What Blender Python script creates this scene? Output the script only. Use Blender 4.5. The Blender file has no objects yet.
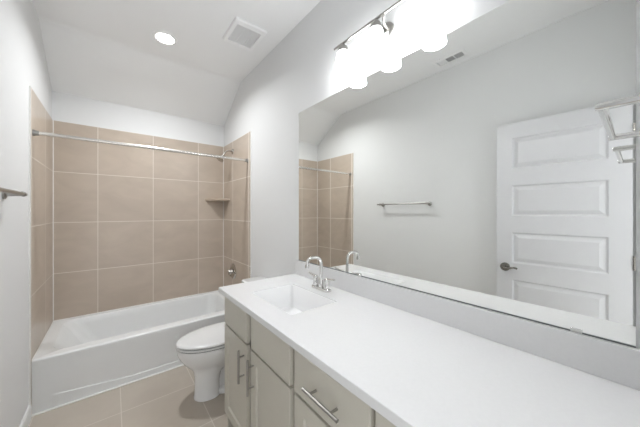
import bpy, bmesh, math, random
from mathutils import Vector, Matrix
random.seed(4)
S = bpy.context.scene
COL = S.collection
PI = math.pi

# ------------------------------------------------------------------ dimensions
XL, XR = -0.4285, 1.102           # left wall, vanity wall
YN, YF, YB = -0.02, 2.521, 3.320  # doorway wall, tub apron, back wall
TH = 0.008                        # tile thickness
TILE_Y0 = 2.505                   # where the tile starts
TILE_TOP = 2.178
TUBZ = 0.367
CZ = 2.79                         # flat ceiling
CREASE_Y, SLOPE_Z = 2.775, 2.445
CT = 0.880                        # counter top
CTX, CTY = 0.515, 1.655           # counter front edge / left end
HALLZ = 2.06

# ------------------------------------------------------------------ camera
cam_d = bpy.data.cameras.new('camera')
cam_d.sensor_width = 36.0
cam_d.lens = 257.2 / 640 * 36.0
cam_d.shift_y = -0.0025
cam_d.clip_start = 0.01
cam = bpy.data.objects.new('camera', cam_d)
cam.location = (0, 0, 1.352)
cam.rotation_euler = (PI / 2, 0, -math.radians(38.84))
COL.objects.link(cam)
S.camera = cam

# ------------------------------------------------------------------ world (daylit hall beyond the open doorway)
W = bpy.data.worlds.new('world')
S.world = W
W.use_nodes = True
W.node_tree.nodes['Background'].inputs[0].default_value = (0.96, 0.982, 1.0, 1)
W.node_tree.nodes['Background'].inputs[1].default_value = 1.95

SHADE_E = 20.0
BULB_E = 2.4
DOWN_E = 14.5
S.view_settings.view_transform = 'Standard'
S.view_settings.look = 'None'
S.view_settings.gamma = 1
S.view_settings.use_curve_mapping = False
S.view_settings.exposure = -0.06

# recessed can in the flat ceiling
dl = bpy.data.lights.new('downlight_lamp', 'AREA')
dl.shape = 'DISK'; dl.size = 0.10; dl.energy = DOWN_E; dl.color = (0.965, 0.983, 1.0); dl.spread = math.radians(150)
dlo = bpy.data.objects.new('downlight_lamp', dl)
dlo.location = (0.336, 2.46, CZ - 0.012)
COL.objects.link(dlo)

# ------------------------------------------------------------------ materials
def mat(name, col, rough=0.5, metal=0.0, spec=0.5, noise=0.0, nscale=5.0, bump=0.0, bscale=200.0, coat=0.0, emit=None, estr=0.0):
    m = bpy.data.materials.new(name); m.use_nodes = True
    nt = m.node_tree; b = nt.nodes['Principled BSDF']
    b.inputs['Base Color'].default_value = (*col, 1)
    b.inputs['Roughness'].default_value = rough
    b.inputs['Metallic'].default_value = metal
    b.inputs['Specular IOR Level'].default_value = spec
    b.inputs['Coat Weight'].default_value = coat
    tc = nt.nodes.new('ShaderNodeTexCoord')
    if noise > 0:
        n = nt.nodes.new('ShaderNodeTexNoise'); n.inputs['Scale'].default_value = nscale; n.inputs['Detail'].default_value = 4
        nt.links.new(tc.outputs['Object'], n.inputs['Vector'])
        r = nt.nodes.new('ShaderNodeMapRange'); r.inputs['From Min'].default_value = 0.3; r.inputs['From Max'].default_value = 0.7
        r.inputs['To Min'].default_value = 1 - noise; r.inputs['To Max'].default_value = 1 + noise
        nt.links.new(n.outputs['Fac'], r.inputs['Value'])
        mx = nt.nodes.new('ShaderNodeVectorMath'); mx.operation = 'SCALE'
        mx.inputs[0].default_value = col
        nt.links.new(r.outputs[0], mx.inputs['Scale'])
        nt.links.new(mx.outputs[0], b.inputs['Base Color'])
    if bump > 0:
        n2 = nt.nodes.new('ShaderNodeTexNoise'); n2.inputs['Scale'].default_value = bscale; n2.inputs['Detail'].default_value = 2
        nt.links.new(tc.outputs['Object'], n2.inputs['Vector'])
        bp = nt.nodes.new('ShaderNodeBump'); bp.inputs['Strength'].default_value = bump; bp.inputs['Distance'].default_value = 0.002
        nt.links.new(n2.outputs['Fac'], bp.inputs['Height'])
        nt.links.new(bp.outputs[0], b.inputs['Normal'])
    if emit:
        b.inputs['Emission Color'].default_value = (*emit, 1)
        b.inputs['Emission Strength'].default_value = estr
    return m

def tile_mat(name, col, col2, grout, rough, axes, line=0.0035):
    """square tiles in object space; axes = [(axis index, offset, pitch), ...]"""
    m = bpy.data.materials.new(name); m.use_nodes = True
    nt = m.node_tree; L = nt.links; b = nt.nodes['Principled BSDF']
    tc = nt.nodes.new('ShaderNodeTexCoord')
    sep = nt.nodes.new('ShaderNodeSeparateXYZ'); L.new(tc.outputs['Object'], sep.inputs[0])
    def M(op, a, bb=None, c=None):
        n = nt.nodes.new('ShaderNodeMath'); n.operation = op
        for i, v in enumerate((a, bb, c)):
            if v is None: continue
            if isinstance(v, (int, float)): n.inputs[i].default_value = v
            else: L.new(v, n.inputs[i])
        return n.outputs[0]
    masks, cells = [], []
    for ax, off, pitch, *wt in axes:
        t = M('DIVIDE', M('SUBTRACT', sep.outputs[ax], off), pitch)
        fr = M('FRACT', t); fl = M('FLOOR', t)
        d = M('MULTIPLY', M('MINIMUM', fr, M('SUBTRACT', 1.0, fr)), pitch * (wt[0] if wt else 1.0))   # distance to the joint
        masks.append(d); cells.append(fl)
    dmin = M('MINIMUM', masks[0], masks[1])
    mr = nt.nodes.new('ShaderNodeMapRange'); mr.interpolation_type = 'SMOOTHSTEP'
    mr.inputs['From Min'].default_value = line * 0.35; mr.inputs['From Max'].default_value = line * 0.75
    L.new(dmin, mr.inputs['Value'])
    face = mr.outputs[0]
    comb = nt.nodes.new('ShaderNodeCombineXYZ'); L.new(cells[0], comb.inputs[0]); L.new(cells[1], comb.inputs[1])
    wn = nt.nodes.new('ShaderNodeTexWhiteNoise'); wn.noise_dimensions = '3D'; L.new(comb.outputs[0], wn.inputs['Vector'])
    # cloudy veining, shifted for each tile
    sh = nt.nodes.new('ShaderNodeVectorMath'); sh.operation = 'MULTIPLY_ADD'
    L.new(wn.outputs['Color'], sh.inputs[0]); sh.inputs[1].default_value = (9, 9, 9); L.new(tc.outputs['Object'], sh.inputs[2])
    mp = nt.nodes.new('ShaderNodeMapping'); mp.inputs['Scale'].default_value = (1.6, 1.6, 3.2); L.new(sh.outputs[0], mp.inputs[0])
    nz = nt.nodes.new('ShaderNodeTexNoise'); nz.inputs['Scale'].default_value = 2.2; nz.inputs['Detail'].default_value = 5; nz.inputs['Distortion'].default_value = 0.8
    L.new(mp.outputs[0], nz.inputs['Vector'])
    fac = M('ADD', M('MULTIPLY', nz.outputs['Fac'], 1.3), M('MULTIPLY', wn.outputs['Value'], 0.25))
    fac = M('SUBTRACT', fac, 0.3)
    mx = nt.nodes.new('ShaderNodeMix'); mx.data_type = 'RGBA'; L.new(fac, mx.inputs['Factor'])
    mx.inputs[6].default_value = (*col, 1); mx.inputs[7].default_value = (*col2, 1)
    mg = nt.nodes.new('ShaderNodeMix'); mg.data_type = 'RGBA'; L.new(face, mg.inputs['Factor'])
    mg.inputs[6].default_value = (*grout, 1); L.new(mx.outputs[2], mg.inputs[7])
    L.new(mg.outputs[2], b.inputs['Base Color'])
    rr = nt.nodes.new('ShaderNodeMapRange'); L.new(face, rr.inputs['Value']); rr.inputs['To Min'].default_value = 0.8; rr.inputs['To Max'].default_value = rough
    L.new(rr.outputs[0], b.inputs['Roughness'])
    bp = nt.nodes.new('ShaderNodeBump'); bp.inputs['Strength'].default_value = 0.35; bp.inputs['Distance'].default_value = 0.002
    L.new(face, bp.inputs['Height']); L.new(bp.outputs[0], b.inputs['Normal'])
    return m

TC1, TC2, TGR = (0.455, 0.383, 0.315), (0.58, 0.493, 0.41), (0.78, 0.73, 0.67)
P_ = 0.455
M_WALL = mat('wall_paint', (0.765, 0.77, 0.77), 0.75, bump=0.12, bscale=160)
M_CEIL = mat('ceiling_paint', (0.90, 0.905, 0.905), 0.85, bump=0.15, bscale=140)
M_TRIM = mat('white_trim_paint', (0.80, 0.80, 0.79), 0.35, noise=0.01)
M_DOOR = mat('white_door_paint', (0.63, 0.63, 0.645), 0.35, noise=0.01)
M_TILE_B = tile_mat('beige_wall_tile', TC1, TC2, TGR, 0.28, [(0, -0.114, P_), (2, TILE_TOP - 5 * 0.462 + 0.001, 0.462)], line=0.0045)
M_TILE_S = tile_mat('beige_side_wall_tile', TC1, TC2, TGR, 0.28, [(1, 2.988 - 5 * P_, P_, 0.55), (2, TILE_TOP - 5 * 0.462 + 0.001, 0.462)], line=0.0065)
M_FLOOR = tile_mat('beige_floor_tile', (0.44, 0.385, 0.325), (0.53, 0.475, 0.405), (0.64, 0.59, 0.53), 0.35, [(0, 0.044, P_), (1, 2.19, P_)], line=0.005)
M_TUB = mat('white_acrylic', (0.84, 0.85, 0.85), 0.18, noise=0.004)
M_PORC = mat('white_porcelain', (0.88, 0.88, 0.88), 0.10, noise=0.004)
M_SEAT = mat('white_seat_plastic', (0.78, 0.78, 0.78), 0.22, noise=0.004)
M_QUARTZ = mat('white_quartz', (0.76, 0.76, 0.76), 0.22, noise=0.012, nscale=90)
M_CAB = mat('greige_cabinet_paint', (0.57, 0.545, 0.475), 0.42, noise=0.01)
M_CAB_SHADED = mat('shaded_cabinet_paint', (0.48, 0.455, 0.395), 0.5, noise=0.01)  # cabinet paint darkened, shade of door gaps and toe recess put into the colour
M_SHOW = mat('shower_trim_chrome', (0.50, 0.48, 0.45), 0.14, 1.0, noise=0.01)
M_DKNICK = mat('dark_satin_nickel', (0.27, 0.255, 0.235), 0.25, 1.0, noise=0.02)
M_ROD = mat('satin_chrome_rod', (0.76, 0.73, 0.69), 0.24, 1.0, noise=0.004)
M_CHROME = mat('polished_chrome', (0.72, 0.715, 0.70), 0.08, 1.0, noise=0.004)
M_NICKEL = mat('brushed_nickel', (0.40, 0.39, 0.37), 0.30, 1.0, noise=0.03, nscale=60)
M_MIRROR = mat('mirror_silver', (0.915, 0.925, 0.905), 0.0, 1.0)
M_MEDGE = mat('mirror_channel', (0.20, 0.21, 0.21), 0.4, 0.7, noise=0.03)
M_GAP_SHADE = mat('painted_gap_shade', (0.03, 0.03, 0.03), 0.8, noise=0.03)
M_GRILLE = mat('white_plastic_grille', (0.93, 0.93, 0.93), 0.5, noise=0.004)
M_CAULK = mat('white_caulk', (0.86, 0.85, 0.82), 0.6, noise=0.004)
M_SHADE = mat('frosted_glass_lit', (0.9, 0.9, 0.9), 0.4, emit=(0.965, 0.983, 1.0), estr=SHADE_E, noise=0.004)
M_LENS = mat('lit_lens', (0.9, 0.9, 0.9), 0.4, emit=(1.0, 0.97, 0.93), estr=14.0, noise=0.004)

# ------------------------------------------------------------------ mesh helpers
def obj(name, bm, m, parent=None, smooth=False, bevel=0.0, seg=2, sub=0):
    bmesh.ops.recalc_face_normals(bm, faces=bm.faces[:])
    me = bpy.data.meshes.new(name); bm.to_mesh(me); bm.free()
    me.materials.append(m)
    o = bpy.data.objects.new(name, me); COL.objects.link(o)
    if parent: o.parent = parent
    if smooth:
        for p in me.polygons: p.use_smooth = True
        try: me.set_sharp_from_angle(angle=math.radians(40))
        except Exception: pass
    if bevel > 0:
        md = o.modifiers.new('bevel', 'BEVEL'); md.width = bevel; md.segments = seg; md.limit_method = 'ANGLE'; md.angle_limit = math.radians(35)
        md.harden_normals = False
        for p in me.polygons: p.use_smooth = True
        try: me.set_sharp_from_angle(angle=math.radians(30))
        except Exception: pass
    if sub:
        md = o.modifiers.new('subdivision', 'SUBSURF'); md.levels = sub; md.render_levels = sub
    return o
def new(): return bmesh.new()
def box(bm, x0, x1, y0, y1, z0, z1):
    x0, x1 = sorted((x0, x1)); y0, y1 = sorted((y0, y1)); z0, z1 = sorted((z0, z1))
    v = [bm.verts.new((x, y, z)) for x in (x0, x1) for y in (y0, y1) for z in (z0, z1)]
    for f in ((0, 1, 3, 2), (4, 6, 7, 5), (0, 4, 5, 1), (2, 3, 7, 6), (0, 2, 6, 4), (1, 5, 7, 3)):
        bm.faces.new([v[i] for i in f])
    return bm
def bx(*a): return box(new(), *a)
def poly_prism(bm, pts, axis, a0, a1):
    """pts 2-D outline in the other two axes, extruded along axis"""
    def mk(p, a):
        q = list(p); q.insert(axis, a); return bm.verts.new(q)
    A = [mk(p, a0) for p in pts]; B = [mk(p, a1) for p in pts]
    bm.faces.new(A); bm.faces.new(B[::-1])
    n = len(pts)
    for i in range(n): bm.faces.new((A[i], B[i], B[(i + 1) % n], A[(i + 1) % n]))
    return bm
def tube(bm, pts, r, n=16, caps=True):
    pts = [Vector(p) for p in pts]; rs = r if isinstance(r, (list, tuple)) else [r] * len(pts)
    rings = []; prev = None
    for i, p in enumerate(pts):
        d = (pts[min(i + 1, len(pts) - 1)] - pts[max(i - 1, 0)]).normalized()
        if prev is None:
            u = d.orthogonal().normalized()
        else:
            u = (prev - d * prev.dot(d)).normalized()
        prev = u; w = d.cross(u)
        rings.append([bm.verts.new(p + (u * math.cos(2 * PI * k / n) + w * math.sin(2 * PI * k / n)) * rs[i]) for k in range(n)])
    for a, b in zip(rings, rings[1:]):
        for k in range(n): bm.faces.new((a[k], a[(k + 1) % n], b[(k + 1) % n], b[k]))
    if caps: bm.faces.new(rings[0][::-1]); bm.faces.new(rings[-1])
    return bm
def lathe(bm, prof, origin=(0, 0, 0), axis=(0, 0, 1), n=32, cap0=True, cap1=True):
    """prof: (radius, distance along axis)"""
    ax = Vector(axis).normalized(); u = ax.orthogonal().normalized(); w = ax.cross(u); o = Vector(origin)
    rings = []
    for r, h in prof:
        rings.append([bm.verts.new(o + ax * h + (u * math.cos(2 * PI * k / n) + w * math.sin(2 * PI * k / n)) * max(r, 1e-4)) for k in range(n)])
    for a, b in zip(rings, rings[1:]):
        for k in range(n): bm.faces.new((a[k], a[(k + 1) % n], b[(k + 1) % n], b[k]))
    if cap0: bm.faces.new(rings[0][::-1])
    if cap1: bm.faces.new(rings[-1])
    return bm
def loft(bm, rings, cap0=True, cap1=True):
    R = [[bm.verts.new(p) for p in r] for r in rings]; n = len(R[0])
    for a, b in zip(R, R[1:]):
        for k in range(n): bm.faces.new((a[k], a[(k + 1) % n], b[(k + 1) % n], b[k]))
    if cap0: bm.faces.new(R[0][::-1])
    if cap1: bm.faces.new(R[-1])
    return bm
def rrect(x0, x1, y0, y1, r, n=6):
    pts = []
    for cx, cy, a0 in ((x1 - r, y1 - r, 0), (x0 + r, y1 - r, 90), (x0 + r, y0 + r, 180), (x1 - r, y0 + r, 270)):
        for k in range(n + 1):
            a = math.radians(a0 + 90 * k / n); pts.append((cx + r * math.cos(a), cy + r * math.sin(a)))
    return pts
def bez(p0, p1, p2, n=8):
    p0, p1, p2 = map(Vector, (p0, p1, p2))
    return [(1 - t) ** 2 * p0 + 2 * t * (1 - t) * p1 + t * t * p2 for t in [i / n for i in range(n + 1)]]
def thing(name, label, cat, loc=(0, 0, 0), group=None):
    o = bpy.data.objects.new(name, None); o.empty_display_size = 0.05; COL.objects.link(o)
    o.location = loc; o['label'] = label; o['category'] = cat
    if group: o['group'] = group
    return o
def tag(o, label, cat, group=None):
    o['label'] = label; o['category'] = cat
    if group: o['group'] = group
    return o
def part(name, bm, m, parent, label=None, **k):
    """geometry is given in world space; keep it there under a located Empty"""
    loc = Vector(parent.location)
    pp = parent.parent
    while pp is not None:
        loc += Vector(pp.location); pp = pp.parent
    bmesh.ops.translate(bm, verts=bm.verts[:], vec=-loc)
    o = obj(name, bm, m, parent, **k)
    if label: o['label'] = label
    return o
def struct(name, bm, m, label, **k):
    o = obj(name, bm, m, **k); o['kind'] = 'structure'; o['label'] = label; o['category'] = name.split('_')[0]
    return o

# ------------------------------------------------------------------ setting
struct('floor', bx(XL - 0.1, XR + 0.1, -0.14, YB + 0.1, -0.08, 0.0), M_FLOOR, 'beige square floor tiles with pale grout')
side = [(-0.14, 0), (YB + 0.1, 0), (YB + 0.1, SLOPE_Z + 0.0), (YB, SLOPE_Z), (CREASE_Y, CZ), (-0.14, CZ)]
wl = struct('wall_left', poly_prism(new(), [(-0.14, 0), (YB, 0), (YB, SLOPE_Z), (CREASE_Y, CZ), (-0.14, CZ)], 0, XL - 0.1, XL), M_WALL, 'light grey painted wall on the left')
wr = struct('wall_right', poly_prism(new(), [(-0.14, 0), (YB, 0), (YB, SLOPE_Z), (CREASE_Y, CZ), (-0.14, CZ)], 0, XR, XR + 0.1), M_WALL, 'light grey painted wall behind vanity and toilet')
wb = struct('wall_back', bx(XL - 0.1, XR + 0.1, YB, YB + 0.1, 0, SLOPE_Z), M_WALL, 'light grey painted wall above the tub tiles')
bm = new()   # doorway wall: left strip, right part, header
OX0, OX1 = -0.365, 0.405
box(bm, XL, OX0, -0.14, YN, 0, CZ); box(bm, OX1, XR, -0.14, YN, 0, CZ); box(bm, OX0, OX1, -0.14, YN, HALLZ + 0.03, CZ)
struct('wall_front', bm, M_WALL, 'light grey painted wall around the open doorway')
bm = new()
poly_prism(bm, [(-0.14, CZ), (CREASE_Y - 0.05, CZ), (CREASE_Y - 0.015, CZ - 0.002), (CREASE_Y + 0.015, CZ - 0.012), (CREASE_Y + 0.05, CZ - 0.033), (YB + 0.1, SLOPE_Z - 0.0633), (YB + 0.1, CZ + 0.1), (-0.14, CZ + 0.1)], 0, XL - 0.1, XR + 0.1)
struct('ceiling', bm, M_CEIL, 'pale ceiling, flat then sloping down over the tub', smooth=True)

# tiled surround: slabs on three walls
tb = part('tile_panel', bx(XL + TH, XR - TH, YB - TH, YB, TUBZ - 0.03, TILE_TOP), M_TILE_B, wb, 'beige square wall tiles')
def side_tile(x0, x1, wall, y0):
    part('tile_panel', bx(x0, x1, y0, YB - TH, 0.0, TILE_TOP), M_TILE_S, wall, 'beige square wall tiles', bevel=0.003)
side_tile(XL, XL + TH, wl, TILE_Y0)
side_tile(XR - TH, XR, wr, TILE_Y0 - 0.012)
# pale edge strips where tile meets paint
part('edge_strip', bx(XL, XL + TH + 0.001, TILE_Y0 - 0.004, TILE_Y0, 0.0, TILE_TOP), M_CAULK, wl, 'pale tile edge strip')
part('edge_strip', bx(XR - TH - 0.001, XR, TILE_Y0 - 0.016, TILE_Y0 - 0.012, 0.0, TILE_TOP), M_CAULK, wr, 'pale tile edge strip')

for sx_, w_ in ((XL + TH, wl), (XR - TH - 0.005, wr)):
    part('corner_caulk', bx(sx_, sx_ + 0.005, YB - TH - 0.005, YB - TH, TUBZ + 0.006, TILE_TOP), M_CAULK, w_, 'pale caulk line in the tiled corner')

# baseboards
def base_prof(bm, along, a0, a1, wallc, sgn):
    # profile (offset from wall, z)
    pr = [(0, 0), (0.013, 0), (0.013, 0.075), (0.010, 0.086), (0.006, 0.092), (0, 0.092)]
    if along == 1: return poly_prism(bm, [(wallc + sgn * d, z) for d, z in pr], 1, a0, a1)
    return poly_prism(bm, [(wallc + sgn * d, z) for d, z in pr], 0, a0, a1)
struct('baseboard_left', base_prof(new(), 1, 0.0, TILE_Y0 - 0.006, XL, 1), M_TRIM, 'white baseboard along the left wall')
struct('baseboard_right', base_prof(new(), 1, 1.624, TILE_Y0 - 0.016, XR, -1), M_TRIM, 'white baseboard behind the toilet')

# door frame + leaf
d1 = bpy.data.objects.new('door_1', None); COL.objects.link(d1); d1['kind'] = 'structure'; d1['category'] = 'door'
HX, HY = OX0 + 0.022, 0.026
d1.location = (HX, HY, 0.0); d1['label'] = 'white five panel door standing open against the left wall'
ang = math.radians(3.2)
DW, DTH, DTOP, DBOT = 0.722, 0.035, 2.062, 0.012
# leaf built flat: u along width 0..DW, t thickness, z ; faces +X when open
def leaf():
    bm = new()
    x0, x1 = 0.10, DW - 0.103
    tops = [1.945, 1.565, 1.187, 0.809, 0.431]; ph = 0.245
    us = [0, x0, x1, DW]
    zs = [DBOT]
    for t in reversed(tops): zs += [t - ph, t]
    zs.append(DTOP)
    def P(u, z, d): return (-d, u, z)      # d = depth below the face
    for dsign in (0, 1):
        for i in range(3):
            for j in range(len(zs) - 1):
                u0, u1, z0, z1 = us[i], us[i + 1], zs[j], zs[j + 1]
                if i == 1 and j % 2 == 1:
                    prev = [(u0, z0), (u1, z0), (u1, z1), (u0, z1)]; pd = 0
                    for ins, dep in ((0.010, 0.011), (0.017, 0.011), (0.042, 0.003)):
                        cur = [(u0 + ins, z0 + ins), (u1 - ins, z0 + ins), (u1 - ins, z1 - ins), (u0 + ins, z1 - ins)]
                        for k in range(4):
                            k2 = (k + 1) % 4
                            q = [(*prev[k], pd), (*prev[k2], pd), (*cur[k2], dep), (*cur[k], dep)]
                            bm.faces.new([bm.verts.new(P(a, b, (DTH - c) if dsign else c)) for a, b, c in q])
                        prev = cur; pd = dep
                    bm.faces.new([bm.verts.new(P(a, b, (DTH - pd) if dsign else pd)) for a, b in prev])
                else:
                    q = [(u0, z0), (u1, z0), (u1, z1), (u0, z1)]
                    bm.faces.new([bm.verts.new(P(a, b, DTH if dsign else 0)) for a, b in q])
    for a, b in (((0, DBOT), (DW, DBOT)), ((DW, DBOT), (DW, DTOP)), ((DW, DTOP), (0, DTOP)), ((0, DTOP), (0, DBOT))):
        bm.faces.new([bm.verts.new(P(a[0], a[1], 0)), bm.verts.new(P(b[0], b[1], 0)), bm.verts.new(P(b[0], b[1], DTH)), bm.verts.new(P(a[0], a[1], DTH))])
    bmesh.ops.remove_doubles(bm, verts=bm.verts[:], dist=1e-5)
    bmesh.ops.rotate(bm, verts=bm.verts[:], cent=(0, 0, 0), matrix=Matrix.Rotation(-ang, 3, 'Z'))
    return bm
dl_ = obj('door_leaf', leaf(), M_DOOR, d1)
def lever(parent, u, z, sgn):
    Rm = Matrix.Rotation(-ang, 3, 'Z')
    bm = new(); x = 0.0 if sgn > 0 else -DTH
    lathe(bm, [(0.034, 0), (0.034, 0.004), (0.029, 0.010), (0.012, 0.013), (0.011, 0.042), (0.013, 0.044), (0.013, 0.054), (0.010, 0.058)], (x, u, z), (sgn, 0, 0), 28)
    pts = [(x + sgn * 0.049, u, z)] + [(x + sgn * (0.049 + 0.004 * math.sin(t * PI)), u - 0.09 * t, z - 0.006 * math.sin(t * 2 * PI) + 0.002) for t in (0.15, 0.3, 0.45, 0.6, 0.75, 0.9, 1.0)]
    tube(bm, pts, [0.011, 0.010, 0.009, 0.008, 0.0075, 0.0075, 0.008, 0.006], 14)
    bmesh.ops.rotate(bm, verts=bm.verts[:], cent=(0, 0, 0), matrix=Rm)
    o = obj('door_handle', bm, M_DKNICK, parent, smooth=True); o['label'] = 'dark nickel lever handle'
lever(dl_, 0.664, 0.905, 1)
for z in (0.2, 1.03, 1.86):
    bm = new(); tube(bm, [(0.004, -0.006, z - 0.045), (0.004, -0.006, z + 0.045)], 0.006, 12)
    o = obj('hinge', bm, M_DKNICK, d1, smooth=True); o['label'] = 'dark nickel hinge'
bm = new()
box(bm, OX0, OX0 + 0.016, -0.14, YN + 0.001, 0, HALLZ + 0.014); box(bm, OX1 - 0.016, OX1, -0.14, YN + 0.001, 0, HALLZ + 0.014); box(bm, OX0, OX1, -0.14, YN + 0.001, HALLZ + 0.012, HALLZ + 0.03)
box(bm, OX1 - 0.008, OX1 + 0.05, YN, YN + 0.014, 0, HALLZ + 0.07); box(bm, XL + 0.014, OX0 + 0.008, YN, YN + 0.014, 0, HALLZ + 0.07); box(bm, XL + 0.014, OX1 + 0.05, YN, YN + 0.014, HALLZ + 0.02, HALLZ + 0.075)
bmesh.ops.translate(bm, verts=bm.verts[:], vec=(-HX, -HY, 0))
obj('door_frame', bm, M_TRIM, d1)['label'] = 'white door jamb and casing'

# ------------------------------------------------------------------ bathtub
tub = thing('bathtub', 'white alcove bathtub filling the tiled recess at the back', 'bathtub', ((XL + XR) / 2, (YF + YB) / 2, 0))
tx0, tx1, ty0, ty1 = XL + TH + 0.001, XR - TH - 0.001, YF, YB - TH - 0.001
def apron():
    bm = new(); NX, NZ = 90, 40
    top_r = 0.014
    prof = []
    for j in range(NZ + 1): prof.append(j / NZ * (TUBZ - top_r))
    def sst(e0, e1, x):
        t = max(0, min(1, (x - e0) / (e1 - e0))); return t * t * (3 - 2 * t)
    V = []
    for i in range(NX + 1):
        x = tx0 + (tx1 - tx0) * i / NX
        a = x - tx0; b = tx1 - x
        zc = 0.053 + 0.046 * max(0, 1 - max(0, min(a, b) - 0.10) / 0.42)
        fade = sst(0.10, 0.115, min(a, b))
        row = []
        zl = [0, 0.02] + [zc - 0.012, zc - 0.004, zc + 0.001] + [zc + 0.01 + (TUBZ - top_r - zc - 0.01) * k / 14 for k in range(15)]
        for z in zl:
            off = 0.0062 * fade * (1 - sst(zc - 0.005, zc + 0.001, z)) + 0.010 * (z / TUBZ) * 0
            lean = 0.012 * (1 - z / TUBZ)
            row.append(bm.verts.new((x, ty0 + lean - off, z)))
        for k in range(1, 7):
            t = k / 6 * PI / 2
            row.append(bm.verts.new((x, ty0 + top_r - top_r * math.cos(t), TUBZ - top_r + top_r * math.sin(t))))
        V.append(row)
    for i in range(NX):
        for j in range(len(V[0]) - 1): bm.faces.new((V[i][j], V[i + 1][j], V[i + 1][j + 1], V[i][j + 1]))
    # close the ends and back
    for row in (V[0], V[-1]):
        x = row[0].co.x
        bk = [bm.verts.new((x, ty0 + 0.03, TUBZ)), bm.verts.new((x, ty0 + 0.03, 0))]
        bm.faces.new(row + bk)
    return bm
part('apron', apron(), M_TUB, tub, smooth=True)
def basin():
    bm = new(); n = 12
    ix0, ix1, iy0, iy1 = tx0 + 0.075, tx1 - 0.11, ty0 + 0.085, ty1 - 0.05
    def ring(ins, z, r, sx=0):
        return [(x, y, z) for x, y in rrect(ix0 + ins + sx, ix1 - ins, iy0 + ins * 0.6, iy1 - ins * 0.6, r, n)]
    outer = []
    # outer rectangle sampled to match the rounded ring
    inner = ring(0, TUBZ, 0.10)
    ys0 = ty0 + 0.014
    for x, y, z in inner:
        # push outwards to the outer rectangle
        cx, cy = (ix0 + ix1) / 2, (iy0 + iy1) / 2
        dx, dy = x - cx, y - cy
        ox = tx1 - cx if dx > 0 else cx - tx0; oy = ty1 - cy if dy > 0 else cy - ys0
        s = min(ox / max(abs(dx), 1e-6), oy / max(abs(dy), 1e-6)); outer.append((cx + dx * s, cy + dy * s, z))
    # snap the diagonal sample to the true corners
    for c in ((tx0, ys0), (tx1, ys0), (tx1, ty1), (tx0, ty1)):
        k = min(range(len(outer)), key=lambda i: (outer[i][0] - c[0]) ** 2 + (outer[i][1] - c[1]) ** 2)
        outer[k] = (c[0], c[1], TUBZ)
    rings = [outer, inner, ring(0.004, TUBZ - 0.003, 0.10), ring(0.010, TUBZ - 0.012, 0.10), ring(0.02, TUBZ - 0.06, 0.10, .03), ring(0.035, TUBZ - 0.18, 0.10, .08), ring(0.05, 0.12, 0.11, .12), ring(0.08, 0.075, 0.11, .14), ring(0.13, 0.06, 0.10, .15)]
    loft(bm, rings, cap0=False, cap1=True)
    return bm
part('basin', basin(), M_TUB, tub, smooth=True)
part('drain', lathe(new(), [(0.03, 0), (0.03, 0.004), (0.02, 0.006)], (tx1 - 0.33, (ty0 + ty1) / 2, 0.0605), (0, 0, 1), 24), M_CHROME, tub, 'chrome drain', smooth=True)
bm = new(); box(bm, tx0, tx1, YF - 0.008, YF + 0.01, 0, 0.007)
part('caulk_bead', bm, M_CAULK, tub, 'white caulk bead at the floor', bevel=0.002)
bm = new(); box(bm, tx0, tx1, ty1 - 0.006, ty1, TUBZ, TUBZ + 0.006); box(bm, tx0, tx0 + 0.006, ty0, ty1, TUBZ, TUBZ + 0.006); box(bm, tx1 - 0.006, tx1, ty0, ty1, TUBZ, TUBZ + 0.006)
part('caulk_bead', bm, M_CAULK, tub, 'white caulk bead under the wall tiles', bevel=0.002)

# ------------------------------------------------------------------ shower fittings
rod = thing('shower_rod', 'straight chrome shower curtain rod across the tub alcove', 'shower rod', (0.34, 2.56, 1.886))
part('rod', tube(new(), [(XL + TH + 0.004, 2.56, 1.886), (XR - TH - 0.004, 2.56, 1.886)], 0.0138, 24), M_ROD, rod, smooth=True)
for x, s in ((XL + TH + 0.0005, 1), (XR - TH - 0.0005, -1)):
    part('flange', lathe(new(), [(0.022, 0), (0.022, 0.005), (0.019, 0.012), (0.017, 0.018), (0.016, 0.03)], (x, 2.56, 1.886), (s, 0, 0), 28), M_NICKEL, rod, smooth=True)

sh = thing('shower_arm_and_head', 'chrome shower head on a bent arm, high on the right tile wall', 'shower head', (XR - TH, 2.99, 2.06))
x = XR - TH
part('flange', lathe(new(), [(0.032, 0.0005), (0.030, 0.006), (0.012, 0.016)], (x, 2.99, 2.06), (-1, 0, 0), 28), M_SHOW, sh, smooth=True)
arm = [(x - 0.002, 2.99, 2.06), (x - 0.04, 2.99, 2.06)] + [tuple(p) for p in bez((x - 0.045, 2.99, 2.06), (x - 0.075, 2.99, 2.06), (x - 0.095, 2.99, 2.025))[1:]] + [(x - 0.108, 2.99, 2.000)]
part('arm', tube(new(), arm, 0.0085, 14), M_SHOW, sh, smooth=True)
part('head', lathe(new(), [(0.013, -0.006), (0.015, 0.010), (0.013, 0.022), (0.022, 0.035), (0.042, 0.052), (0.046, 0.060), (0.046, 0.068), (0.040, 0.071)], (x - 0.108, 2.99, 2.000), (-0.65, 0, -0.76), 32), M_SHOW, sh, smooth=True)

va = thing('shower_valve', 'round chrome shower valve with a lever on the right tile wall', 'valve', (x, 2.968, 0.662))
part('escutcheon', lathe(new(), [(0.090, 0.0005), (0.090, 0.004), (0.080, 0.011), (0.035, 0.016)], (x, 2.968, 0.662), (-1, 0, 0), 40), M_SHOW, va, smooth=True)
part('hub', lathe(new(), [(0.028, 0.012), (0.026, 0.045), (0.020, 0.058), (0.010, 0.062)], (x, 2.968, 0.662), (-1, 0, 0), 28), M_SHOW, va, smooth=True)
part('lever', tube(new(), [(x - 0.048, 2.968, 0.662), (x - 0.060, 2.948, 0.649), (x - 0.066, 2.918, 0.637), (x - 0.066, 2.888, 0.632)], [0.010, 0.009, 0.0075, 0.007], 14), M_SHOW, va, smooth=True)

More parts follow.
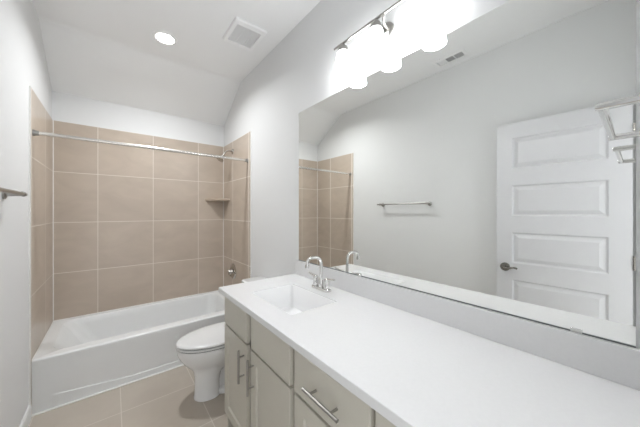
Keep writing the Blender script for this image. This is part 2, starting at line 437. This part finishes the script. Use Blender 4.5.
# corner shelf
cs = new(); R_ = 0.222; cx, cy = XR - TH, YB - TH
pts = [(cx, cy)] + [(cx - R_, cy)] + [(cx - R_ * (1 - t) - 0.02 * math.sin(PI * t), cy - R_ * t - 0.02 * math.sin(PI * t)) for t in (0.1, 0.25, 0.4, 0.5, 0.6, 0.75, 0.9)] + [(cx, cy - R_)]
poly_prism(cs, pts, 2, 1.488, 1.514)
M_SHELF = mat('beige_shelf_stone', (0.47, 0.38, 0.30), 0.3, noise=0.05, nscale=8)
tag(obj('corner_shelf', cs, M_SHELF, bevel=0.003), 'beige triangular corner shelf on the tiles under the shower head', 'shelf')

# ------------------------------------------------------------------ towel bars
tbar = thing('towel_bar', 'long brushed nickel towel bar on the left wall, seen again in the mirror', 'towel bar', (XL, 1.70, 1.444))
part('bar', tube(new(), [(XL + 0.066, 1.355, 1.444), (XL + 0.066, 2.04, 1.444)], 0.0095, 18), M_NICKEL, tbar, smooth=True)
for y in (1.395, 2.0):
    bm = new()
    lathe(bm, [(0.024, 0.0005), (0.024, 0.007), (0.018, 0.011), (0.009, 0.013)], (XL, y, 1.440), (1, 0, 0), 28)
    tube(bm, [(XL + 0.008, y, 1.440), (XL + 0.066, y, 1.443)], [0.0095, 0.0095], 16)
    lathe(bm, [(0.010, -0.014), (0.013, -0.010), (0.013, 0.010), (0.010, 0.014)], (XL + 0.066, y, 1.444), (0, 1, 0), 20)
    part('post', bm, M_NICKEL, tbar, smooth=True)
hb = thing('hand_towel_bar', 'short chrome towel bar on the doorway wall above the counter end', 'towel bar', (0.845, YN, 1.547))
part('bar', tube(new(), [(0.690, 0.043, 1.543), (1.0, 0.043, 1.543)], 0.0066, 18), M_CHROME, hb, smooth=True)
for xx in (0.69, 1.0):
    bm = new()
    lathe(bm, [(0.023, 0.0005), (0.023, 0.007), (0.015, 0.011), (0.0078, 0.013), (0.0072, 0.068), (0.0055, 0.071)], (xx, YN, 1.543), (0, 1, 0), 28)
    part('post', bm, M_CHROME, hb, smooth=True)

# ------------------------------------------------------------------ mirror
MY0, MY1, MZ0, MZ1 = 0.006, 1.617, 0.990, 2.101
mi = thing('wall_mirror', 'large frameless mirror above the vanity counter', 'mirror', (XR, 0.81, MZ0))
part('glass', bx(XR - 0.006, XR - 0.0008, MY0, MY1, MZ0, MZ1), M_MIRROR, mi)
part('bottom_channel', bx(XR - 0.0085, XR - 0.0008, MY0, MY1, MZ0 - 0.0035, MZ0 + 0.0005), M_MEDGE, mi, 'thin dark metal channel under the glass')
for y in (0.12, 1.0):
    part('mirror_clip', bx(XR - 0.0095, XR - 0.0005, y - 0.013, y + 0.013, MZ0 - 0.003, MZ0 + 0.008), M_CHROME, mi, 'small metal clip', bevel=0.001)

# ------------------------------------------------------------------ vanity cabinets
FX, FRX = 0.540, 0.560     # door face / face frame
CB_TOP, KICK = CT - 0.030, 0.10
def shaker(y0, y1, z0, z1):
    bm = new(); w = 0.056; r = 0.007; X0 = FX; X1 = FRX - 0.0005
    o = [(y0, z0), (y1, z0), (y1, z1), (y0, z1)]
    def ins(k): return [(y0 + k, z0 + k), (y1 - k, z0 + k), (y1 - k, z1 - k), (y0 + k, z1 - k)]
    seqs = [(o, X1), (o, X0 + 0.0015), (ins(0.0015), X0), (ins(w), X0), (ins(w + 0.008), X0 + r)]
    rings = [[(xx, a, b) for a, b in pts] for pts, xx in seqs]
    return loft(bm, rings)
def pull(parent, p0, p1):
    """bar pull between two points on the plane X = FX"""
    p0 = Vector(p0); p1 = Vector(p1); d = (p1 - p0).normalized(); X = FX - 0.031
    bm = new(); tube(bm, [(X, p0.y, p0.z), (X, p1.y, p1.z)], 0.0060, 16)
    for t in (0.2, 0.8):
        q = p0.lerp(p1, t); tube(bm, [(FX + 0.0002, q.y, q.z), (X, q.y, q.z)], 0.0045, 12)
    part('handle', bm, M_NICKEL, parent, 'brushed nickel bar pull', smooth=True)
def cabinet(y0, y1, label, fronts):
    c = thing('vanity_cabinet', label, 'cabinet', ((FRX + XR) / 2, (y0 + y1) / 2, 0), 'greige base cabinets under the counter')
    bm = new(); t = 0.018
    box(bm, FRX, XR - 0.001, y0, y0 + t, 0, CB_TOP); box(bm, FRX, XR - 0.001, y1 - t, y1, 0, CB_TOP)
    box(bm, FRX, XR - 0.001, y0 + t, y1 - t, KICK, KICK + t); box(bm, XR - 0.008, XR - 0.001, y0 + t, y1 - t, KICK + t, CB_TOP)
    part('body', bm, M_CAB, c)
    bm = new()
    box(bm, FRX + 0.06, FRX + 0.075, y0 + t, y1 - t, 0, KICK)
    part('toe_kick', bm, M_CAB_SHADED, c)
    bm = new(); f = 0.036
    box(bm, FRX - 0.0003, FRX + 0.018, y0 + 0.0005, y0 + f, KICK, CB_TOP - 0.0005); box(bm, FRX - 0.0003, FRX + 0.018, y1 - f, y1 - 0.0005, KICK, CB_TOP - 0.0005)
    for z in (KICK, 0.645, CB_TOP - 0.036): box(bm, FRX - 0.0003, FRX + 0.018, y0 + f, y1 - f, z, z + 0.0355)
    if len([q for q in fronts if q[0] == 'door']) == 2:
        ym = (fronts[0][2] + fronts[1][1]) / 2
        box(bm, FRX - 0.0003, FRX + 0.018, ym - 0.03, ym + 0.03, KICK + 0.04, CB_TOP - 0.04)
    part('face_frame', bm, M_CAB_SHADED, c)
    for kind, a, b, z0, z1, pl in fronts:
        if kind == 'door':
            o = part('door', shaker(a, b, z0, z1), M_CAB, c, smooth=False)
        else:
            o = part('drawer_front', bx(FX, FRX - 0.0005, a, b, z0, z1), M_CAB, c, bevel=0.0015)
        if pl: pull(o, *pl)
    return c
ZD0, ZD1, ZT0, ZT1 = 0.115, 0.656, 0.668, 0.836
cabinet(0.842, 1.622, 'greige sink base cabinet with two shaker doors beside the toilet', [
    ('door', 0.860, 1.223, ZD0, ZD1, ((FX, 1.193, 0.458), (FX, 1.193, 0.628))),
    ('door', 1.279, 1.616, ZD0, ZD1, ((FX, 1.309, 0.458), (FX, 1.309, 0.628))),
    ('drawer', 0.860, 1.223, ZT0, ZT1, None),
    ('drawer', 1.279, 1.616, ZT0, ZT1, None)])
cabinet(0.4455, 0.8415, 'greige base cabinet with one pull-handled drawer, right of the sink cabinet', [
    ('door', 0.455, 0.826, ZD0, ZD1, ((FX, 0.487, 0.458), (FX, 0.487, 0.628))),
    ('drawer', 0.455, 0.826, ZT0, ZT1, ((FX, 0.552, 0.742), (FX, 0.728, 0.742)))])
cabinet(-0.018, 0.445, 'greige base cabinet nearest the doorway, barely showing under the counter edge', [
    ('door', 0.012, 0.437, ZD0, ZD1, ((FX, 0.405, 0.458), (FX, 0.405, 0.628))),
    ('drawer', 0.012, 0.437, ZT0, ZT1, ((FX, 0.137, 0.742), (FX, 0.313, 0.742)))])

# countertop with the sink cut-out
SX0, SX1, SY0, SY1 = 0.633, 0.922, 0.998, 1.434
def countertop():
    bm = new(); z0, z1 = CT - 0.030, CT; ox0, ox1, oy0, oy1 = CTX, XR - 0.001, YN + 0.001, CTY
    hole = rrect(SX0, SX1, SY0, SY1, 0.012, 6); n = len(hole)
    cx, cy = (SX0 + SX1) / 2, (SY0 + SY1) / 2
    outer = []
    for x, y in hole:
        dx, dy = x - cx, y - cy
        ex = ox1 - cx if dx > 0 else cx - ox0; ey = oy1 - cy if dy > 0 else cy - oy0
        # map each hole side to its own side of the slab
        outer.append([x, y, dx, dy])
    O = []
    per = n // 4
    corners = [(ox1, oy1), (ox0, oy1), (ox0, oy0), (ox1, oy0)]
    for q in range(4):
        c = corners[q]
        for k in range(per):
            O.append(c)
    for z in (z0, z1):
        pass
    T = [bm.verts.new((x, y, z1)) for x, y in hole]; B = [bm.verts.new((x, y, z0)) for x, y in hole]
    CTp = [bm.verts.new((*c, z1)) for c in corners]; CBt = [bm.verts.new((*c, z0)) for c in corners]
    for ring, cor in ((T, CTp), (B, CBt)):
        for q in range(4):
            s = q * per
            for k in range(per - 1): bm.faces.new((cor[q], ring[s + k], ring[s + k + 1]))
            nx = (s + per) % n
            bm.faces.new((cor[q], ring[s + per - 1], ring[nx], cor[(q + 1) % 4]))
    for k in range(n): bm.faces.new((T[k], T[(k + 1) % n], B[(k + 1) % n], B[k]))
    for q in range(4): bm.faces.new((CTp[q], CTp[(q + 1) % 4], CBt[(q + 1) % 4], CBt[q]))
    return bm
tag(obj('countertop', countertop(), M_QUARTZ, bevel=0.002), 'long white quartz vanity countertop with a sink cut-out', 'countertop')
tag(obj('backsplash', bx(XR - 0.020, XR - 0.001, YN + 0.002, CTY, CT + 0.0003, MZ0 - 0.005), M_QUARTZ, bevel=0.0015), 'low white quartz backsplash under the mirror', 'backsplash')

sk = thing('sink', 'rectangular white undermount sink set in the counter', 'sink', ((SX0 + SX1) / 2, (SY0 + SY1) / 2, CT - 0.17))
def sring(ins, z, r): return [(a, b, z) for a, b in rrect(SX0 + ins, SX1 - ins, SY0 + ins, SY1 - ins, r, 8)]
bm = new(); zt = CT - 0.0305
loft(bm, [sring(-0.02, zt - 0.012, 0.05), sring(-0.02, zt, 0.05), sring(0.0008, zt, 0.012), sring(0.0008, CT - 0.005, 0.012), sring(0.003, CT - 0.003, 0.012), sring(0.008, CT - 0.008, 0.014), sring(0.020, zt - 0.07, 0.024), sring(0.032, zt - 0.100, 0.028), sring(0.060, zt - 0.112, 0.026), sring(0.10, zt - 0.116, 0.02),
          ], cap0=False, cap1=True)
part('bowl', bm, M_PORC, sk, smooth=True)
part('drain', lathe(new(), [(0.022, 0), (0.022, 0.003), (0.014, 0.005), (0.013, 0.009), (0.009, 0.010)], ((SX0 + SX1) / 2, (SY0 + SY1) / 2, zt - 0.1158), (0, 0, 1), 24), M_CHROME, sk, 'chrome drain stopper', smooth=True)

# faucet
fx, fy = 0.985, 1.212
fa = thing('faucet', 'chrome gooseneck faucet with two lever handles behind the sink', 'faucet', (fx, fy, CT))
part('base_plate', poly_prism(new(), rrect(fx - 0.026, fx + 0.026, fy - 0.080, fy + 0.080, 0.0255, 8), 2, CT + 0.0003, CT + 0.017), M_CHROME, fa, bevel=0.004)
sp = [(fx, fy, CT + 0.010), (fx, fy, CT + 0.145)] + [tuple(p) for p in bez((fx, fy, CT + 0.150), (fx, fy, CT + 0.200), (fx - 0.050, fy, CT + 0.200))[1:]] + \
     [(fx - 0.066, fy, CT + 0.200)] + [tuple(p) for p in bez((fx - 0.072, fy, CT + 0.200), (fx - 0.104, fy, CT + 0.198), (fx - 0.105, fy, CT + 0.168))[1:]] + [(fx - 0.105, fy, CT + 0.150)]
bm = new(); tube(bm, sp, 0.0095, 20)
lathe(bm, [(0.016, 0), (0.016, 0.045), (0.012, 0.052), (0.0098, 0.056)], (fx, fy, CT + 0.016), (0, 0, 1), 24)
lathe(bm, [(0.0115, 0), (0.0115, 0.016)], (fx - 0.105, fy, CT + 0.146), (0, 0, 1), 20)
part('spout', bm, M_CHROME, fa, smooth=True)
for s in (-1, 1):
    h = part('handle', lathe(new(), [(0.017, 0), (0.0185, 0.004), (0.0170, 0.010), (0.0155, 0.045), (0.0155, 0.055), (0.013, 0.060), (0.006, 0.063)], (fx, fy + s * 0.052, CT + 0.016), (0, 0, 1), 28), M_CHROME, fa, smooth=True)
    part('lever', tube(new(), [(fx, fy + s * 0.046, CT + 0.071), (fx, fy + s * 0.062, CT + 0.073), (fx, fy + s * 0.095, CT + 0.079), (fx - 0.001, fy + s * 0.122, CT + 0.083)], [0.0072, 0.0068, 0.0060, 0.0052], 14), M_CHROME, h, smooth=True)

# ------------------------------------------------------------------ toilet
ty = 2.018
toi = thing('toilet', 'white elongated toilet with closed lid between vanity and tub', 'toilet', (0.75, ty, 0))
def egg(xf, xb, hw, z, n=40, sq=2.0):
    """outline with a round nose at xf and a squarer back at xb"""
    pts = []; L = xb - xf; cxx = xf + L * 0.56
    for k in range(n):
        a = 2 * PI * k / n; c, s = math.cos(a), math.sin(a)
        if c < 0: x = cxx + (cxx - xf) * c; y = hw * s
        else:
            e = 2 / 2.7; x = cxx + (xb - cxx) * abs(c) ** e; y = hw * math.copysign(abs(s) ** e, s)
        pts.append((x, ty + y, z))
    return pts
bm = new()
rings = [egg(0.455, 0.63, 0.084, 0.0), egg(0.455, 0.63, 0.084, 0.010), egg(0.460, 0.628, 0.078, 0.024), egg(0.462, 0.628, 0.075, 0.10), egg(0.460, 0.64, 0.077, 0.165), egg(0.452, 0.68, 0.084, 0.198),
         egg(0.438, 0.80, 0.098, 0.222), egg(0.415, 0.87, 0.121, 0.246), egg(0.390, 0.90, 0.142, 0.275), egg(0.366, 0.90, 0.160, 0.310), egg(0.350, 0.90, 0.172, 0.348), egg(0.345, 0.90, 0.176, 0.375), egg(0.347, 0.90, 0.174, 0.385), egg(0.355, 0.89, 0.167, 0.388)]
loft(bm, rings)
part('bowl', bm, M_PORC, toi, smooth=True)
# trapway running back from the pedestal, on a flat foot
part('trapway', loft(new(), [egg(0.58, 1.0, 0.050, 0.03), egg(0.58, 1.0, 0.048, 0.12), egg(0.58, 0.99, 0.045, 0.18), egg(0.58, 0.97, 0.055, 0.26), egg(0.58, 0.95, 0.080, 0.31)]), M_PORC, toi, smooth=True)
part('foot', loft(new(), [egg(0.58, 1.01, 0.115, 0.0), egg(0.58, 1.01, 0.115, 0.022), egg(0.59, 1.0, 0.105, 0.034), egg(0.61, 0.99, 0.08, 0.040)]), M_PORC, toi, smooth=True)
rings = [egg(0.346, 0.865, 0.176, 0.3935), egg(0.342, 0.868, 0.181, 0.396), egg(0.342, 0.868, 0.181, 0.406), egg(0.345, 0.865, 0.178, 0.4085)]
part('seat', loft(new(), rings), M_SEAT, toi, smooth=True)
rings = [egg(0.347, 0.86, 0.175, 0.4135), egg(0.343, 0.865, 0.180, 0.416), egg(0.343, 0.865, 0.180, 0.424), egg(0.349, 0.862, 0.175, 0.430), egg(0.372, 0.855, 0.155, 0.434), egg(0.45, 0.82, 0.08, 0.4365)]
part('seat_lid', loft(new(), rings), M_SEAT, toi, smooth=True)
part('gap_shade_insert', loft(new(), [egg(0.353, 0.86, 0.169, 0.387), egg(0.353, 0.86, 0.169, 0.4145)]), M_GAP_SHADE, toi, 'dark insert painted as the shade in the seat gaps')  # solid dark filler, its colour stands in for shade under seat and lid
for s in (-1, 1): part('hinge', tube(new(), [(0.865, ty + s * 0.07 - 0.02, 0.418), (0.865, ty + s * 0.07 + 0.02, 0.418)], 0.012, 14), M_SEAT, toi, smooth=True)
bm = new(); yy0, yy1 = ty - 0.225, ty + 0.225
def trr(x0, x1, y0, y1, r, z): return [(a, b, z) for a, b in rrect(x0, x1, y0, y1, r, 6)]
loft(bm, [trr(0.93, 1.085, yy0 + 0.03, yy1 - 0.03, 0.03, 0.392), trr(0.915, 1.088, yy0 + 0.012, yy1 - 0.012, 0.03, 0.42), trr(0.905, 1.09, yy0 + 0.004, yy1 - 0.004, 0.03, 0.70), trr(0.905, 1.09, yy0 + 0.004, yy1 - 0.004, 0.03, 0.712)])
part('tank', bm, M_PORC, toi, smooth=True)
loft_b = loft(new(), [trr(0.897, 1.095, yy0, yy1, 0.03, 0.7125), trr(0.892, 1.098, yy0 - 0.004, yy1 + 0.004, 0.03, 0.718), trr(0.892, 1.098, yy0 - 0.004, yy1 + 0.004, 0.03, 0.738), trr(0.900, 1.092, yy0 + 0.004, yy1 - 0.004, 0.028, 0.745)])
part('tank_lid', loft_b, M_PORC, toi, smooth=True)
bm = new(); box(bm, 0.865, 0.96, ty - 0.10, ty + 0.10, 0.30, 0.3925)
part('tank_shelf', bm, M_PORC, toi, bevel=0.015, seg=3)
fl = part('flush_lever', tube(new(), [(0.903, ty + 0.165, 0.655), (0.885, ty + 0.165, 0.655), (0.880, ty + 0.150, 0.652), (0.880, ty + 0.085, 0.642)], [0.010, 0.009, 0.007, 0.006], 14), M_CHROME, toi, 'chrome flush lever', smooth=True)

# ------------------------------------------------------------------ vanity light
LX, LZ = 1.034, 2.325
vl = thing('vanity_light', 'three light bar fixture with glowing frosted shades above the mirror', 'light fixture', (XR, 0.834, LZ))
LYS = [1.072, 0.834, 0.596]
bm = new(); tube(bm, [(LX, 0.528, LZ), (LX, 1.145, LZ)], 0.007, 16)
part('bar', bm, M_NICKEL, vl, smooth=True)
def oval(a, b, xx): return [(xx, 0.834 + a * math.cos(2 * PI * k / 40), LZ - 0.045 + b * math.sin(2 * PI * k / 40)) for k in range(40)]
part('backplate', loft(new(), [oval(0.062, 0.048, XR - 0.0005), oval(0.062, 0.048, XR - 0.010), oval(0.054, 0.041, XR - 0.018), oval(0.045, 0.033, XR - 0.020)]), M_NICKEL, vl, smooth=True)
part('arm', tube(new(), [(XR - 0.018, 0.80, LZ - 0.04)] + [tuple(p) for p in bez((XR - 0.03, 0.80, LZ - 0.04), (LX, 0.795, LZ - 0.035), (LX, 0.785, LZ - 0.004))], 0.006, 14), M_NICKEL, vl, smooth=True)
for y in LYS:
    part('socket', lathe(new(), [(0.008, 0.0), (0.012, -0.012), (0.025, -0.020), (0.028, -0.030), (0.028, -0.052), (0.022, -0.054)], (LX, y, LZ - 0.003), (0, 0, 1), 28), M_NICKEL, vl, smooth=True)
    zt = LZ - 0.050
    bm = new()
    lathe(bm, [(0.0255, 0), (0.031, -0.004), (0.037, -0.025), (0.043, -0.062), (0.048, -0.100), (0.053, -0.147), (0.050, -0.147), (0.045, -0.099), (0.040, -0.061), (0.034, -0.025), (0.028, -0.008), (0.0235, -0.003)], (LX, y, zt), (0, 0, 1), 36, cap0=False, cap1=False)
    part('glass_shade', bm, M_SHADE, vl, 'glowing frosted glass shade', smooth=True)
    bl = bpy.data.lights.new('bulb_lamp', 'POINT'); bl.energy = BULB_E; bl.shadow_soft_size = 0.022; bl.color = (0.965, 0.983, 1.0)
    blo = bpy.data.objects.new('bulb_lamp', bl); COL.objects.link(blo); blo.parent = vl
    blo.location = (LX - XR, y - 0.834, zt - 0.108 - LZ)

# ------------------------------------------------------------------ ceiling fittings
dn = thing('recessed_downlight', 'round lit recessed ceiling light near the sloped ceiling', 'light', (0.336, 2.46, CZ))
bm = new(); lathe(bm, [(0.088, 0.0), (0.086, -0.005), (0.070, -0.008), (0.066, -0.004)], (0.336, 2.46, CZ - 0.0003), (0, 0, 1), 40, cap0=False, cap1=False)
part('trim_ring', bm, M_GRILLE, dn, smooth=True)
bm = new(); lathe(bm, [(0.0665, -0.003), (0.0665, -0.0045), (0.03, -0.0055)], (0.336, 2.46, CZ - 0.0003), (0, 0, 1), 40)
part('lens', bm, M_LENS, dn, 'glowing lens', smooth=True)

fn = thing('exhaust_fan', 'white rectangular exhaust fan grille in the ceiling', 'exhaust fan', (0.83, 2.01, CZ))
fx0, fx1, fy0, fy1 = 0.705, 0.958, 1.857, 2.165
def rr3(ix, iy, z): return [(a, b, z) for a, b in rrect(fx0 + ix, fx1 - ix, fy0 + iy, fy1 - iy, 0.008, 3)]
part('frame', loft(new(), [rr3(0, 0, CZ - 0.0004), rr3(0, 0, CZ - 0.012), rr3(0.006, 0.006, CZ - 0.018), rr3(0.028, 0.045, CZ - 0.020), rr3(0.030, 0.047, CZ - 0.008)], cap1=False), M_GRILLE, fn)
part('housing', bx(fx0 + 0.028, fx1 - 0.028, fy0 + 0.045, fy1 - 0.045, CZ - 0.004, CZ - 0.0006), mat('fan_housing', (0.26, 0.26, 0.26), 0.7, noise=0.02), fn, 'grey recess behind the grille')
for k in range(17):
    y = fy0 + 0.054 + k * (fy1 - fy0 - 0.108) / 16
    part('grille_slat', bx(fx0 + 0.029, fx1 - 0.029, y - 0.0022, y + 0.0022, CZ - 0.013, CZ - 0.0045), M_GRILLE, fn)
for xx in (fx0 + 0.09, fx1 - 0.09):
    part('grille_rib', bx(xx - 0.002, xx + 0.002, fy0 + 0.046, fy1 - 0.046, CZ - 0.0165, CZ - 0.014), M_GRILLE, fn)

rg = thing('ceiling_register', 'small white louvred air register in the ceiling, seen in the mirror', 'air vent', (-0.27, 1.09, CZ))
gx0, gx1, gy0, gy1 = -0.335, -0.205, 0.975, 1.250
def r4(i, z): return [(a, b, z) for a, b in rrect(gx0 + i, gx1 - i, gy0 + i, gy1 - i, 0.004, 2)]
part('frame', loft(new(), [r4(0, CZ - 0.0004), r4(0, CZ - 0.004), r4(0.022, CZ - 0.010), r4(0.024, CZ - 0.003)], cap1=False), M_GRILLE, rg)
part('duct', bx(gx0 + 0.022, gx1 - 0.022, gy0 + 0.022, gy1 - 0.022, CZ - 0.0028, CZ - 0.0006), mat('duct_shade_grey', (0.42, 0.42, 0.42), 0.8, noise=0.02), rg, 'flat grey plate toned as the shade inside the duct')  # flat plate on the ceiling, grey tone painted in place of duct shade
for k in range(3):
    a = gy0 + 0.024 + k * 0.0765; b = a + 0.071
    for j in range(6):
        bm = new()
        if k == 9:
            xx = gx0 + 0.028 + j * 0.014
            vs = [(xx, a, CZ - 0.009), (xx, b, CZ - 0.009), (xx + 0.006, b, CZ - 0.003), (xx + 0.006, a, CZ - 0.003)]
        else:
            yy = a + 0.006 + j * 0.0118; d = 0.006 * (-1 if k == 2 else 1)
            vs = [(gx0 + 0.024, yy, CZ - 0.009), (gx1 - 0.024, yy, CZ - 0.009), (gx1 - 0.024, yy + d, CZ - 0.003), (gx0 + 0.024, yy + d, CZ - 0.003)]
        A = [bm.verts.new(v) for v in vs]; B = [bm.verts.new((v[0] + (0.0012 if k == 1 else 0), v[1] + (0 if k == 1 else 0.0012), v[2])) for v in vs]
        bm.faces.new(A); bm.faces.new(B[::-1])
        for i in range(4): bm.faces.new((A[i], B[i], B[(i + 1) % 4], A[(i + 1) % 4]))
        part('louvre', bm, M_GRILLE, rg)
    if k: part('divider', bx(gx0 + 0.023, gx1 - 0.023, a - 0.006, a - 0.001, CZ - 0.0095, CZ - 0.003), M_GRILLE, rg)

dlo.parent = dn
dlo.location = (0, 0, -0.012)
